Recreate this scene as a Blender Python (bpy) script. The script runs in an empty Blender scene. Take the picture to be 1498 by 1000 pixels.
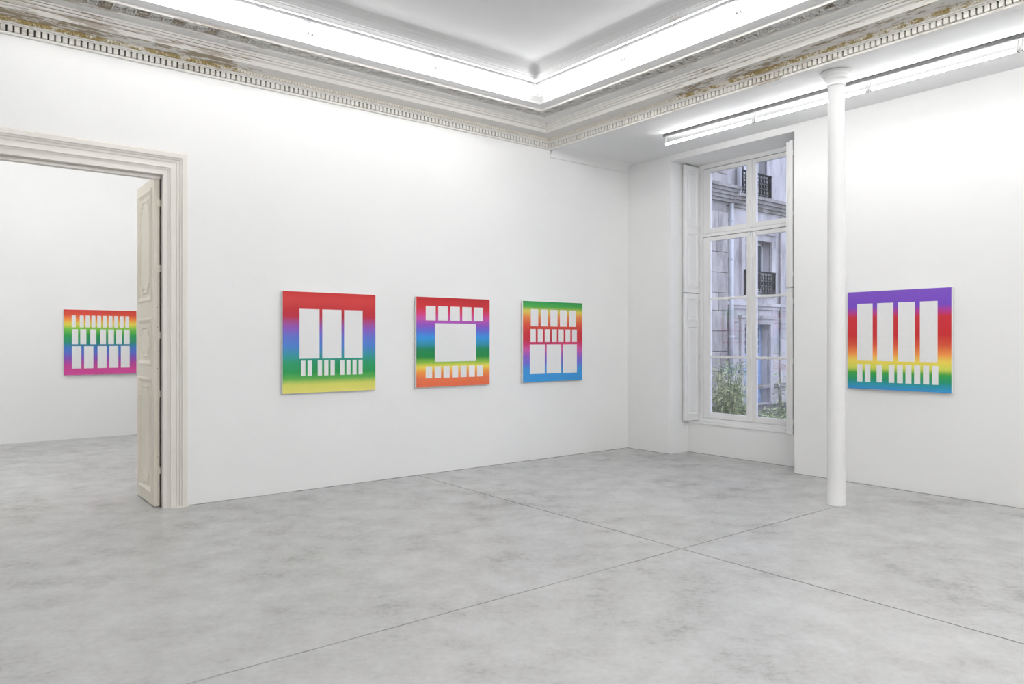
import bpy, bmesh, math, random
from mathutils import Vector, Matrix
random.seed(7)
S = bpy.context.scene
COL = S.collection

# ------------------------------------------------------------------ camera, sky, exposure
F_PX = 1074.0
EYE = 1.5
ang = math.atan2(1361.0, 1074.0)            # forward direction measured from +X
cam_d = bpy.data.cameras.new('camera')
cam = bpy.data.objects.new('camera', cam_d); COL.objects.link(cam)
cam.location = (0, 0, EYE)
cam.rotation_euler = (math.pi/2, 0, ang - math.pi/2)
cam_d.sensor_width = 36.0; cam_d.sensor_fit = 'HORIZONTAL'
cam_d.lens = F_PX/1498.0*36.0
cam_d.shift_y = -2.0/1498.0
cam_d.clip_start = 0.05; cam_d.clip_end = 300
S.camera = cam

world = bpy.data.worlds.new('sky'); S.world = world; world.use_nodes = True
wn = world.node_tree; wn.nodes.clear()
wo = wn.nodes.new('ShaderNodeOutputWorld'); wb = wn.nodes.new('ShaderNodeBackground')
wb.inputs[0].default_value = (0.72, 0.78, 1.0, 1); wb.inputs[1].default_value = 2.1
wn.links.new(wb.outputs[0], wo.inputs[0])

S.view_settings.view_transform = 'Standard'
S.view_settings.look = 'None'
S.view_settings.gamma = 1
S.view_settings.use_curve_mapping = False
S.view_settings.exposure = 0.36
TUBE_L = 26.0
TUBE_FILL = 82.0                            # brighter unseen tubes, added behind the view to even the light
#                                # radiance of the fluorescent tubes

# ------------------------------------------------------------------ main dimensions
YW = 7.09        # long left wall
XW = 7.66        # window wall
XB = 6.22        # edge where the coffered ceiling ends and the low soffit begins
ZS = 3.95        # low soffit
ZC = 4.43        # main ceiling
X0, Y0 = -3.6, -3.2   # unseen sides of the room
YF = 12.95       # wall of the next room

# ------------------------------------------------------------------ materials
def lin(c):
    return tuple(((v/255.0)/12.92 if v/255.0 <= 0.04045 else ((v/255.0+0.055)/1.055)**2.4) for v in c) + (1,)

def mat_new(name):
    m = bpy.data.materials.new(name); m.use_nodes = True
    nt = m.node_tree; b = nt.nodes['Principled BSDF']
    return m, nt, b

def N(nt, typ, **kw):
    n = nt.nodes.new(typ)
    for k, v in kw.items(): setattr(n, k, v)
    return n

def mat_noise(name, c1, c2, scale=4, rough=0.6, detail=6, bump=0.0, bscale=60, stretch=(1,1,1), p0=.35, p1=.65, spec=.5, metal=0):
    m, nt, b = mat_new(name)
    geo = N(nt, 'ShaderNodeNewGeometry')
    mp = N(nt, 'ShaderNodeMapping'); mp.inputs['Scale'].default_value = stretch
    nt.links.new(geo.outputs['Position'], mp.inputs['Vector'])
    no = N(nt, 'ShaderNodeTexNoise'); no.inputs['Scale'].default_value = scale; no.inputs['Detail'].default_value = detail
    nt.links.new(mp.outputs[0], no.inputs['Vector'])
    r = N(nt, 'ShaderNodeValToRGB'); r.color_ramp.elements[0].position = p0; r.color_ramp.elements[1].position = p1
    r.color_ramp.elements[0].color = tuple(c1)+(1,) if len(c1) == 3 else c1
    r.color_ramp.elements[1].color = tuple(c2)+(1,) if len(c2) == 3 else c2
    nt.links.new(no.outputs['Fac'], r.inputs[0]); nt.links.new(r.outputs[0], b.inputs['Base Color'])
    b.inputs['Roughness'].default_value = rough; b.inputs['Specular IOR Level'].default_value = spec
    b.inputs['Metallic'].default_value = metal
    if bump:
        n2 = N(nt, 'ShaderNodeTexNoise'); n2.inputs['Scale'].default_value = bscale; n2.inputs['Detail'].default_value = 4
        nt.links.new(geo.outputs['Position'], n2.inputs['Vector'])
        bp = N(nt, 'ShaderNodeBump'); bp.inputs['Strength'].default_value = bump; bp.inputs['Distance'].default_value = 0.01
        nt.links.new(n2.outputs['Fac'], bp.inputs['Height']); nt.links.new(bp.outputs[0], b.inputs['Normal'])
    return m

M = {}
M['wall'] = mat_noise('white_wall_paint', (.875,.875,.87), (.89,.89,.885), 1.3, .7, bump=.03, bscale=140, spec=.25)
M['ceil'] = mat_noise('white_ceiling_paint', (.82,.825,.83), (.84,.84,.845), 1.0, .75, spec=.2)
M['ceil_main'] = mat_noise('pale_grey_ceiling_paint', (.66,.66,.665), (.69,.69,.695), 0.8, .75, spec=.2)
M['cream'] = mat_noise('cream_old_paint', (.80,.745,.64), (.84,.79,.70), 3, .45, bump=.05, bscale=40, stretch=(1,1,.6))
M['casing'] = mat_noise('off_white_casing_paint', (.81,.775,.715), (.84,.81,.76), 3, .5, bump=.05, bscale=40, stretch=(1,1,.6))
M['winpaint'] = mat_noise('white_window_paint', (.84,.84,.835), (.86,.86,.855), 5, .35)
M['column'] = mat_noise('white_column_paint', (.83,.83,.825), (.85,.85,.845), 6, .4, bump=.03, bscale=50)
M['canvas'] = mat_noise('white_canvas', (.80,.80,.79), (.84,.84,.83), 60, .7)
M['white_print'] = mat_noise('white_acrylic', (.80,.80,.80), (.84,.84,.84), 90, .55)
M['rail'] = mat_noise('grey_aluminium_rail', (.16,.16,.165), (.22,.22,.225), 20, .45, metal=.3)
M['socket'] = mat_noise('grey_lamp_holder', (.20,.20,.21), (.28,.28,.28), 20, .4)
M['dark'] = mat_noise('near_black_brown', (.05,.047,.042), (.09,.085,.075), 12, .9)  # near-black brown of the screws and the door gap strip
M['joint'] = mat_noise('dark_floor_joint', (.05,.048,.046), (.09,.087,.082), 3, .9)
M['dentgap'] = mat_noise('painted_gap_shade', (.10,.095,.09), (.2,.19,.18), 9, .9)  # shade of the undercut between dentils, put into the colour
M['iron'] = mat_noise('black_wrought_iron', (.012,.012,.014), (.022,.022,.026), 10, .8, spec=.1)
M['pipe'] = mat_noise('pale_grey_zinc_pipe', (.52,.53,.54), (.60,.61,.62), 3, .5)
M['bluedoor'] = mat_noise('pale_blue_door_paint', (.26,.37,.56), (.31,.42,.60), 3, .5)
M['roomdark'] = mat_noise('dark_interior', (.03,.03,.035), (.06,.06,.065), 1, .8)
M['leaf'] = mat_noise('bamboo_leaf', (.13,.20,.06), (.54,.58,.32), 9, .5)
M['stem'] = mat_noise('bamboo_stem', (.12,.12,.05), (.20,.20,.10), 9, .5)
M['soil'] = mat_noise('courtyard_ground', (.08,.075,.07), (.14,.135,.12), 3, .9)
M['hedge'] = mat_noise('dark_green_leaf', (.02,.04,.012), (.08,.11,.045), 6, .6)
M['steel'] = mat_noise('steel_catch', (.5,.5,.5), (.6,.6,.6), 8, .3, metal=.8)

def mat_stone(name, c1, c2, dirt=.35):
    m, nt, b = mat_new(name)
    geo = N(nt, 'ShaderNodeNewGeometry')
    mp = N(nt, 'ShaderNodeMapping'); mp.inputs['Scale'].default_value = (1,1,.35)
    nt.links.new(geo.outputs['Position'], mp.inputs['Vector'])
    n1 = N(nt, 'ShaderNodeTexNoise'); n1.inputs['Scale'].default_value = 1.6; n1.inputs['Detail'].default_value = 10; n1.inputs['Roughness'].default_value = .7
    nt.links.new(mp.outputs[0], n1.inputs['Vector'])
    r = N(nt, 'ShaderNodeValToRGB'); e = r.color_ramp.elements
    e[0].position = .30; e[0].color = tuple(v*dirt for v in c1)+(1,)
    e[1].position = .62; e[1].color = tuple(c2)+(1,)
    k = e.new(.45); k.color = tuple(c1)+(1,)
    nt.links.new(n1.outputs['Fac'], r.inputs[0])
    oi = N(nt, 'ShaderNodeObjectInfo'); hs = N(nt, 'ShaderNodeHueSaturation')
    mr = N(nt, 'ShaderNodeMapRange'); mr.inputs[3].default_value = .86; mr.inputs[4].default_value = 1.1
    nt.links.new(oi.outputs['Random'], mr.inputs[0]); nt.links.new(mr.outputs[0], hs.inputs['Value'])
    nt.links.new(r.outputs[0], hs.inputs['Color']); nt.links.new(hs.outputs[0], b.inputs['Base Color'])
    b.inputs['Roughness'].default_value = .85
    bp = N(nt, 'ShaderNodeBump'); bp.inputs['Strength'].default_value = .4; bp.inputs['Distance'].default_value = .03
    n2 = N(nt, 'ShaderNodeTexNoise'); n2.inputs['Scale'].default_value = 14; nt.links.new(geo.outputs['Position'], n2.inputs['Vector'])
    nt.links.new(n2.outputs['Fac'], bp.inputs['Height']); nt.links.new(bp.outputs[0], b.inputs['Normal'])
    return m
M['stone'] = mat_stone('weathered_limestone', (.29,.265,.25), (.44,.41,.385), .45)
M['facade'] = mat_stone('pale_limestone_facade', (.40,.38,.375), (.52,.50,.495), .5)
M['cornice_stone'] = mat_stone('dirty_cornice_stone', (.22,.20,.185), (.38,.36,.35), .35)

# glass: thin pane, clear with a mirror share
def glass():
    m, nt, b = mat_new('clear_window_glass'); nt.nodes.remove(b)
    out = nt.nodes['Material Output']
    t = N(nt, 'ShaderNodeBsdfTransparent'); t.inputs[0].default_value = (.97,.98,1,1)
    g = N(nt, 'ShaderNodeBsdfGlossy'); g.inputs['Roughness'].default_value = .015; g.inputs[0].default_value = (1,1,1,1)
    f = N(nt, 'ShaderNodeFresnel'); f.inputs[0].default_value = 1.45
    mx = N(nt, 'ShaderNodeMixShader')
    nt.links.new(f.outputs[0], mx.inputs[0]); nt.links.new(t.outputs[0], mx.inputs[1]); nt.links.new(g.outputs[0], mx.inputs[2])
    nt.links.new(mx.outputs[0], out.inputs[0])
    return m
M['glass'] = glass()
def dark_glass():
    m, nt, b = mat_new('dark_reflecting_glass')
    b.inputs['Base Color'].default_value = (.05,.055,.07,1); b.inputs['Roughness'].default_value = .08
    return m
M['darkglass'] = dark_glass()

def tube_mat(nm, st):
    m, nt, b = mat_new(nm)
    b.inputs['Base Color'].default_value = (.9,.9,.9,1)
    b.inputs['Emission Color'].default_value = (1.0,.998,.992,1); b.inputs['Emission Strength'].default_value = st
    return m
M['tube'] = tube_mat('lit_fluorescent_tube', TUBE_L); M['tube_soffit'] = tube_mat('lit_soffit_tube', 17); M['tube_far'] = tube_mat('lit_next_room_tube', 41); M['tube_fill'] = tube_mat('added_fill_tube', TUBE_FILL)

# worn plaster of the cornice: cream paint flaked to ochre and brown, clean near the inner corner
def mat_plaster(name, clean, dirty, axis, amount, region=True, scale=16, stretch=5.0):
    m, nt, b = mat_new(name)
    geo = N(nt, 'ShaderNodeNewGeometry')
    mp = N(nt, 'ShaderNodeMapping')
    sc = [1,1,1]; sc[axis] = 1/stretch; mp.inputs['Scale'].default_value = sc
    nt.links.new(geo.outputs['Position'], mp.inputs['Vector'])
    no = N(nt, 'ShaderNodeTexNoise'); no.inputs['Scale'].default_value = scale; no.inputs['Detail'].default_value = 9; no.inputs['Roughness'].default_value = .7
    nt.links.new(mp.outputs[0], no.inputs['Vector'])
    big = N(nt, 'ShaderNodeTexNoise'); big.inputs['Scale'].default_value = 1.3; big.inputs['Detail'].default_value = 2
    nt.links.new(geo.outputs['Position'], big.inputs['Vector'])
    sub = N(nt, 'ShaderNodeVectorMath', operation='DISTANCE'); sub.inputs[1].default_value = (XB, YW, 4.1)
    nt.links.new(geo.outputs['Position'], sub.inputs[0])
    mr = N(nt, 'ShaderNodeMapRange'); mr.interpolation_type = 'SMOOTHSTEP'
    mr.inputs[1].default_value = .9 if axis == 1 else 2.2; mr.inputs[2].default_value = 3.2 if axis == 1 else 5.2
    mr.inputs[3].default_value = -.16; mr.inputs[4].default_value = amount
    nt.links.new(sub.outputs['Value'], mr.inputs[0])
    a1 = N(nt, 'ShaderNodeMath', operation='ADD'); nt.links.new(no.outputs['Fac'], a1.inputs[0]); nt.links.new(mr.outputs[0], a1.inputs[1])
    a2 = N(nt, 'ShaderNodeMath', operation='MULTIPLY_ADD'); a2.inputs[1].default_value = .5; 
    nt.links.new(big.outputs['Fac'], a2.inputs[0]); nt.links.new(a1.outputs[0], a2.inputs[2])
    r = N(nt, 'ShaderNodeValToRGB'); e = r.color_ramp.elements
    e[0].position = .82; e[0].color = tuple(clean)+(1,)
    e[1].position = .90; e[1].color = tuple(dirty)+(1,)
    k = e.new(.85); k.color = tuple(c*.8+d*.2 for c, d in zip(clean, dirty))+(1,)
    nt.links.new(a2.outputs[0], r.inputs[0]); nt.links.new(r.outputs[0], b.inputs['Base Color'])
    b.inputs['Roughness'].default_value = .65; b.inputs['Specular IOR Level'].default_value = .3
    bp = N(nt, 'ShaderNodeBump'); bp.inputs['Strength'].default_value = .5; bp.inputs['Distance'].default_value = -.006
    nt.links.new(a2.outputs[0], bp.inputs['Height']); nt.links.new(bp.outputs[0], b.inputs['Normal'])
    return m
CL = (.82,.80,.76)
for ax, s in ((0,'n'),(1,'e')):
    M['pl_'+s] = mat_plaster('flaking_cream_plaster_'+s, CL, (.48,.43,.37), ax, .045, scale=22, stretch=9)
    M['fr_'+s] = mat_plaster('flaking_grey_frieze_'+s, (.72,.70,.67), (.34,.28,.20), ax, .11, scale=26, stretch=4)
    M['gr_'+s] = mat_plaster('grey_flat_plaster_'+s, (.74,.735,.715), (.62,.59,.56), ax, .02)
    M['eg_'+s] = mat_plaster('gilt_ochre_egg_plaster_'+s, (.80,.76,.68), (.42,.32,.14), ax, .15, scale=30, stretch=2)
    M['ky_'+s] = mat_plaster('grey_fret_ground_'+s, (.62,.61,.585), (.34,.29,.24), ax, .10)
    M['cv_'+s] = mat_plaster('white_cove_plaster_'+s, (.82,.82,.82), (.66,.63,.6), ax, -.03)
    M['dn_'+s] = mat_plaster('cream_dentil_plaster_'+s, (.84,.82,.77), (.62,.57,.5), ax, .03)

# polished concrete
def mat_floor():
    m, nt, b = mat_new('polished_grey_concrete')
    geo = N(nt, 'ShaderNodeNewGeometry')
    L = nt.links
    mp = N(nt, 'ShaderNodeMapping'); mp.inputs['Rotation'].default_value = (0,0,math.radians(38)); mp.inputs['Scale'].default_value = (1,1.05,1)
    L.new(geo.outputs['Position'], mp.inputs['Vector'])
    a = N(nt, 'ShaderNodeTexNoise'); a.inputs['Scale'].default_value = .8; a.inputs['Detail'].default_value = 12; a.inputs['Roughness'].default_value = .62; a.inputs['Distortion'].default_value = .25
    c = N(nt, 'ShaderNodeTexNoise'); c.inputs['Scale'].default_value = 3.4; c.inputs['Detail'].default_value = 12; c.inputs['Roughness'].default_value = .66; c.inputs['Distortion'].default_value = .1
    d = N(nt, 'ShaderNodeTexNoise'); d.inputs['Scale'].default_value = 24; d.inputs['Detail'].default_value = 10; d.inputs['Roughness'].default_value = .7
    for n in (a,c,d): L.new(mp.outputs[0], n.inputs['Vector'])
    m1 = N(nt, 'ShaderNodeMath', operation='MULTIPLY_ADD'); m1.inputs[1].default_value = .40
    L.new(c.outputs['Fac'], m1.inputs[0]); 
    m0 = N(nt, 'ShaderNodeMath', operation='MULTIPLY'); m0.inputs[1].default_value = .36; L.new(a.outputs['Fac'], m0.inputs[0]); L.new(m0.outputs[0], m1.inputs[2])
    m2 = N(nt, 'ShaderNodeMath', operation='MULTIPLY_ADD'); m2.inputs[1].default_value = .30; L.new(d.outputs['Fac'], m2.inputs[0]); L.new(m1.outputs[0], m2.inputs[2])
    r = N(nt, 'ShaderNodeValToRGB'); e = r.color_ramp.elements
    e[0].position = .42; e[0].color = (.31,.308,.298,1)
    e[1].position = .64; e[1].color = (.545,.545,.542,1)
    k = e.new(.49); k.color = (.435,.433,.426,1); k = e.new(.56); k.color = (.49,.49,.485,1)
    L.new(m2.outputs[0], r.inputs[0])
    # small dark specks and hairline scratches
    v = N(nt, 'ShaderNodeTexVoronoi'); v.inputs['Scale'].default_value = 3.2; v.inputs['Randomness'].default_value = 1; L.new(geo.outputs['Position'], v.inputs['Vector'])
    sp = N(nt, 'ShaderNodeMapRange'); sp.inputs[1].default_value = .012; sp.inputs[2].default_value = .03; sp.inputs[3].default_value = .6; sp.inputs[4].default_value = 1
    L.new(v.outputs['Distance'], sp.inputs[0])
    mul = N(nt, 'ShaderNodeMix', data_type='RGBA', blend_type='MULTIPLY'); mul.inputs[0].default_value = 1
    L.new(r.outputs[0], mul.inputs[6]); L.new(sp.outputs[0], mul.inputs[7])
    # trowel stain along the walls
    L.new(mul.outputs[2], b.inputs['Base Color'])
    rr = N(nt, 'ShaderNodeMapRange'); rr.inputs[1].default_value = .35; rr.inputs[2].default_value = .65; rr.inputs[3].default_value = .42; rr.inputs[4].default_value = .28
    L.new(c.outputs['Fac'], rr.inputs[0]); L.new(rr.outputs[0], b.inputs['Roughness'])
    b.inputs['Specular IOR Level'].default_value = .55
    bp = N(nt, 'ShaderNodeBump'); bp.inputs['Strength'].default_value = .12; bp.inputs['Distance'].default_value = .01
    L.new(c.outputs['Fac'], bp.inputs['Height']); L.new(bp.outputs[0], b.inputs['Normal'])
    return m
M['floor'] = mat_floor()

# ------------------------------------------------------------------ helpers: all geometry is written in world coordinates
WLOC = {}
def link(o, parent=None, loc=(0,0,0)):
    COL.objects.link(o)
    WLOC[o.name] = Vector(loc)
    if parent is not None:
        o.parent = parent; o.location = Vector(loc) - WLOC[parent.name]
    else:
        o.location = Vector(loc)
    return o
def obj(name, bm, mats, parent=None, smooth=False, origin=None):
    if origin is None:
        xs = [v.co.x for v in bm.verts]; ys = [v.co.y for v in bm.verts]; zs = [v.co.z for v in bm.verts]
        origin = Vector(((min(xs)+max(xs))/2, (min(ys)+max(ys))/2, min(zs)))
    origin = Vector(origin)
    bmesh.ops.translate(bm, verts=bm.verts, vec=-origin)
    bmesh.ops.recalc_face_normals(bm, faces=bm.faces)
    me = bpy.data.meshes.new(name); 
    for f in bm.faces: f.smooth = smooth
    bm.to_mesh(me); bm.free()
    if not isinstance(mats, (list, tuple)): mats = [mats]
    for m in mats: me.materials.append(m)
    o = bpy.data.objects.new(name, me)
    return link(o, parent, origin)
def empty(name, loc, parent=None):
    o = bpy.data.objects.new(name, None); o.empty_display_size = .1
    return link(o, parent, loc)
def copy_part(o, parent, wloc):
    c = o.copy(); return link(c, parent, wloc)
def tag(o, label=None, cat=None, group=None, kind=None):
    if label: o['label'] = label
    if cat: o['category'] = cat
    if group: o['group'] = group
    if kind: o['kind'] = kind
    return o
def struct(o): o['kind'] = 'structure'; return o

def box(bm, a, b, mi=0, bev=0.0):
    x0,x1 = sorted((a[0],b[0])); y0,y1 = sorted((a[1],b[1])); z0,z1 = sorted((a[2],b[2]))
    vs = [bm.verts.new(p) for p in ((x0,y0,z0),(x1,y0,z0),(x1,y1,z0),(x0,y1,z0),(x0,y0,z1),(x1,y0,z1),(x1,y1,z1),(x0,y1,z1))]
    fs = [bm.faces.new([vs[i] for i in q]) for q in ((0,3,2,1),(4,5,6,7),(0,1,5,4),(1,2,6,5),(2,3,7,6),(3,0,4,7))]
    for f in fs: f.material_index = mi
    if bev:
        es = list({e for f in fs for e in f.edges})
        bmesh.ops.bevel(bm, geom=es, offset=bev, segments=1, affect='EDGES')
    return fs
def boxo(name, a, b, mat, parent=None, bev=0.0):
    bm = bmesh.new(); box(bm, a, b, 0, bev); return obj(name, bm, mat, parent)
def cyl(bm, p, q, r0, r1=None, n=12, caps=True):
    p = Vector(p); q = Vector(q); r1 = r0 if r1 is None else r1
    d = (q-p).normalized(); u = d.orthogonal().normalized(); w = d.cross(u)
    A = [bm.verts.new(p+(u*math.cos(t)+w*math.sin(t))*r0) for t in [2*math.pi*i/n for i in range(n)]]
    B = [bm.verts.new(q+(u*math.cos(t)+w*math.sin(t))*r1) for t in [2*math.pi*i/n for i in range(n)]]
    for i in range(n): bm.faces.new((A[i],A[(i+1)%n],B[(i+1)%n],B[i]))
    if caps: bm.faces.new(A[::-1]); bm.faces.new(B)
def lathe(bm, cx, cy, prof, n=40):
    rings = []
    for r, z in prof:
        rings.append([bm.verts.new((cx+r*math.cos(2*math.pi*i/n), cy+r*math.sin(2*math.pi*i/n), z)) for i in range(n)])
    for a, b in zip(rings, rings[1:]):
        for i in range(n): bm.faces.new((a[i],a[(i+1)%n],b[(i+1)%n],b[i]))
    bm.faces.new(rings[0][::-1]); bm.faces.new(rings[-1])
def prism(bm, pts, z0, z1):
    A = [bm.verts.new((x,y,z0)) for x,y in pts]; B = [bm.verts.new((x,y,z1)) for x,y in pts]
    n = len(pts)
    for i in range(n): bm.faces.new((A[i],A[(i+1)%n],B[(i+1)%n],B[i]))
    bm.faces.new(A[::-1]); bm.faces.new(B)
def strip(bm, rows, mis=None):
    """rows of equal-length points -> quad grid"""
    V = [[bm.verts.new(p) for p in r] for r in rows]
    for i in range(len(V)-1):
        for j in range(len(V[0])-1):
            f = bm.faces.new((V[i][j],V[i+1][j],V[i+1][j+1],V[i][j+1]))
            if mis: f.material_index = mis[j]

# nested frame moulding (a raised panel) on a plane: o = corner, u/v unit axes, n = outward normal
def panel_ring(bm, o, u, v, n, w, h, prof):
    """prof: list of (inset, height) from outside to inside; closes with a field at the last height"""
    o,u,v,n = map(Vector, (o,u,v,n)); prev = None
    for ins, ht in prof:
        q = [bm.verts.new(o+u*a+v*b+n*ht) for a,b in ((ins,ins),(w-ins,ins),(w-ins,h-ins),(ins,h-ins))]
        if prev:
            for i in range(4): bm.faces.new((prev[i],prev[(i+1)%4],q[(i+1)%4],q[i]))
        prev = q
    bm.faces.new(prev)

# ------------------------------------------------------------------ floor: slabs with real saw-cut joints
AXF = 8.04
JX, JY, g = 4.24, 3.40, .006
fl = boxo('floor', (X0-.3, Y0-.3, -.20), (8.6, YF+.3, -.012), M['joint']); struct(fl)
def slab(pts):
    bm = bmesh.new(); prism(bm, pts, -.012, 0); return obj('slab', bm, M['floor'], fl)
slab([(X0-.3,Y0-.3),(JX-g,Y0-.3),(JX-g,JY-g),(X0-.3,JY-g)])
slab([(X0-.3,JY+g),(JX-g,JY+g),(JX-g,YF+.3),(X0-.3,YF+.3)])
slab([(JX+g,Y0-.3),(8.6,Y0-.3),(8.6,YF+.3),(JX+g,YF+.3),(JX+g,JY+g),(6.40,JY+g),(6.40,JY-g),(JX+g,JY-g)])

M['edge'] = mat_noise('dark_cement_floor_edge', (.20,.198,.19), (.42,.415,.40), 9, .7)
bm = bmesh.new()
for a_, b_ in (((1.83,YW-.035),(XW,YW)), ((XW-.035,6.33),(XW,YW-.035)), ((AXF-.035,4.545),(AXF,6.33)), ((XW-.035,1.3),(XW,4.545))):
    box(bm, (*a_, -.005), (*b_, .0012))
obj('edge_strip', bm, M['edge'], fl)

# ------------------------------------------------------------------ walls
DX0, DX1, DZ = .10, 1.61, 2.985           # doorway
WT = .13
bm = bmesh.new()
box(bm, (X0-.3, YW, -.01), (DX0-.05, YW+WT, 4.7)); box(bm, (DX1+.05, YW, -.01), (8.45, YW+WT, 4.7))
box(bm, (DX0-.05, YW, DZ+.05), (DX1+.05, YW+WT, 4.7))
struct(obj('wall_left', bm, M['wall']))
NZ = 3.87; ALZ = .41; AX = 8.04; XO = 8.45
niches = [(4.545, 6.33), (-.55, 1.235)]
bm = bmesh.new()
ys = [Y0-.3, -.55, 1.235, 4.545, 6.33, YW+.01]
for a, b in ((Y0-.3,-.55),(1.235,4.545),(6.33,YW+.0)): box(bm, (XW, a, -.01), (XO, b, 4.0))
for a, b in niches:
    box(bm, (XW, a, NZ), (XO, b, 4.0)); box(bm, (AX, a, -.01), (XO, b, ALZ))
struct(obj('wall_right', bm, M['wall']))
struct(boxo('wall_back', (X0-.3, Y0-.3, -.01), (X0, YF, 4.7), M['wall']))
struct(boxo('wall_front', (X0, Y0-.3, -.01), (XO, Y0, 4.7), M['wall']))
struct(boxo('wall_far', (X0-.3, YF, -.01), (XO, YF+.2, 4.7), M['wall']))
struct(boxo('wall_far_right', (5.2, YW+WT, -.01), (5.4, YF, 4.7), M['wall']))

# ceilings
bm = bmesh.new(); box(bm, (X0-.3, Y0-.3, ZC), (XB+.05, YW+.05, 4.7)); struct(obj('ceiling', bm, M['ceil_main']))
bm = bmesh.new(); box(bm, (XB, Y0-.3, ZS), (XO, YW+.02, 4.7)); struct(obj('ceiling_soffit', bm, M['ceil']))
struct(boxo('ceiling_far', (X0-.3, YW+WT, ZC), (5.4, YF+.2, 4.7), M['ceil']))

# soft rounded junction between soffit and long wall
bm = bmesh.new(); R = .11; rows = []
for x in (XB, XW):
    rows.append([(x, YW-R+R*math.sin(t)+.0005, ZS-R+R*math.cos(t)) for t in [math.pi/2*i/8 for i in range(9)]] + [(x, YW+.005, ZS+.005), (x, YW-R, ZS+.005)])
strip(bm, rows); struct(obj('trim_5', bm, M['wall'], smooth=True))

# ------------------------------------------------------------------ cornice
cove = []
for i in range(0, 11):
    t = math.pi/2*i/10; c_, z_ = .63+.160*math.sin(t), 4.176+.178*(1-math.cos(t)); cove.append((c_, z_, 5))
    if i in (3, 6): cove += [(c_+.001, z_-.006, 5), (c_+.010, z_-.003, 5)]
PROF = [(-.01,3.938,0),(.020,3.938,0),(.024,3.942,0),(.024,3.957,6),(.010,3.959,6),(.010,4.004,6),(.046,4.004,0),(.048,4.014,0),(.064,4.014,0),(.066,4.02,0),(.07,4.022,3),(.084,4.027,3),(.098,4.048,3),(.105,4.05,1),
        (.15,4.052,1),(.20,4.056,1),(.262,4.06,0),(.262,4.052,0),(.272,4.05,0),(.276,4.088,1),(.281,4.094,0),(.300,4.096,0),(.302,4.112,1),(.308,4.114,0),(.322,4.112,0),
        (.325,4.130,1),(.331,4.132,0),(.342,4.128,0),(.345,4.142,2),(.39,4.142,2),(.445,4.150,0),(.446,4.144,0),(.458,4.144,0),(.461,4.162,4),
        (.60,4.168,0),(.602,4.158,0),(.618,4.158,0),(.622,4.176,5)] + cove + [(.86,4.356,5),(.96,4.356,5),(.96,4.40,5)]
INNER = [(.955,4.37,5),(.955,4.322,5),(.963,4.312,5),(.992,4.312,5),(1.0,4.320,5),(1.0,4.350,5),(1.012,4.352,5),(1.014,4.362,7),(1.03,4.378,7),(1.06,4.396,7),(1.11,4.412,7),(1.18,4.423,7),(1.28,4.429,7),(1.40,4.432,7)]
SE = 1.10
def ring(c):   # corner positions of the ceiling rectangle at inset c: NW, NE, SE, SW
    return {'nw':(X0+c, YW-c), 'ne':(XB-c*SE, YW-c), 'se':(XB-c*SE, Y0+c), 'sw':(X0+c, Y0+c)}
sides = [('trim_1','nw','ne','n'),('trim_2','ne','se','e'),('trim_3','se','sw','n'),('trim_4','sw','nw','e')]
TR = {}
for nm, a, b, s in sides:
    bm = bmesh.new()
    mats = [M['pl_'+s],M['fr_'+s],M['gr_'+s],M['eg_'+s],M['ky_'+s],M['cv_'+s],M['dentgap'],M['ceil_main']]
    for P in (PROF, INNER):
        rows = [[(*ring(c)[k], z) for c, z, _ in P] for k in (a, b)]
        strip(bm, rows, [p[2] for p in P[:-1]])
    bmesh.ops.subdivide_edges(bm, edges=[e for e in bm.edges if e.calc_length() > 2], cuts=1)
    TR[nm] = struct(obj(nm, bm, mats))
# dentils (each one a piece); pitch 47 mm
PITCH, TW = .047, .033
def dentil_mesh(side):
    bm = bmesh.new()
    if side == 'n': box(bm, (-TW/2, -.029, 0), (TW/2, .008, .046), 0, .0015)
    else: box(bm, (-.029*SE, -TW/2, 0), (.008, TW/2, .046), 0, .0015)
    me = bpy.data.meshes.new('dentil'); bm.to_mesh(me); bm.free(); me.materials.append(M['dn_'+side]); return me
dm = dentil_mesh('n'); x = XB-.05
while x > .15:
    link(bpy.data.objects.new('dentil', dm), TR['trim_1'], (x, YW-.017, 3.9575)); x -= PITCH
xn = x
dm = dentil_mesh('e'); y = YW-.05
while y > 1.2:
    link(bpy.data.objects.new('dentil', dm), TR['trim_2'], (XB-.018, y, 3.9575)); y -= PITCH
ye = y
def dentil_rest(parent, side, lo, hi, at):
    bm = bmesh.new(); t = hi
    while t > lo:
        if side == 'n': box(bm, (t-TW/2, at-.02, 3.956), (t+TW/2, at+.024, 4.012))
        else: box(bm, (at-.02, t-TW/2, 3.956), (at+.024, t+TW/2, 4.012))
        t -= PITCH
    o = obj('dentil_row', bm, M['dn_'+side], parent); o['kind'] = 'stuff'
dentil_rest(TR['trim_1'], 'n', X0+.05, xn, YW-.036)
dentil_rest(TR['trim_2'], 'e', Y0+.05, ye, XB-.040)
dentil_rest(TR['trim_3'], 'n', X0+.05, XB-.05, Y0+.036)
dentil_rest(TR['trim_4'], 'e', Y0+.05, YW-.05, X0+.036)
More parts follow.
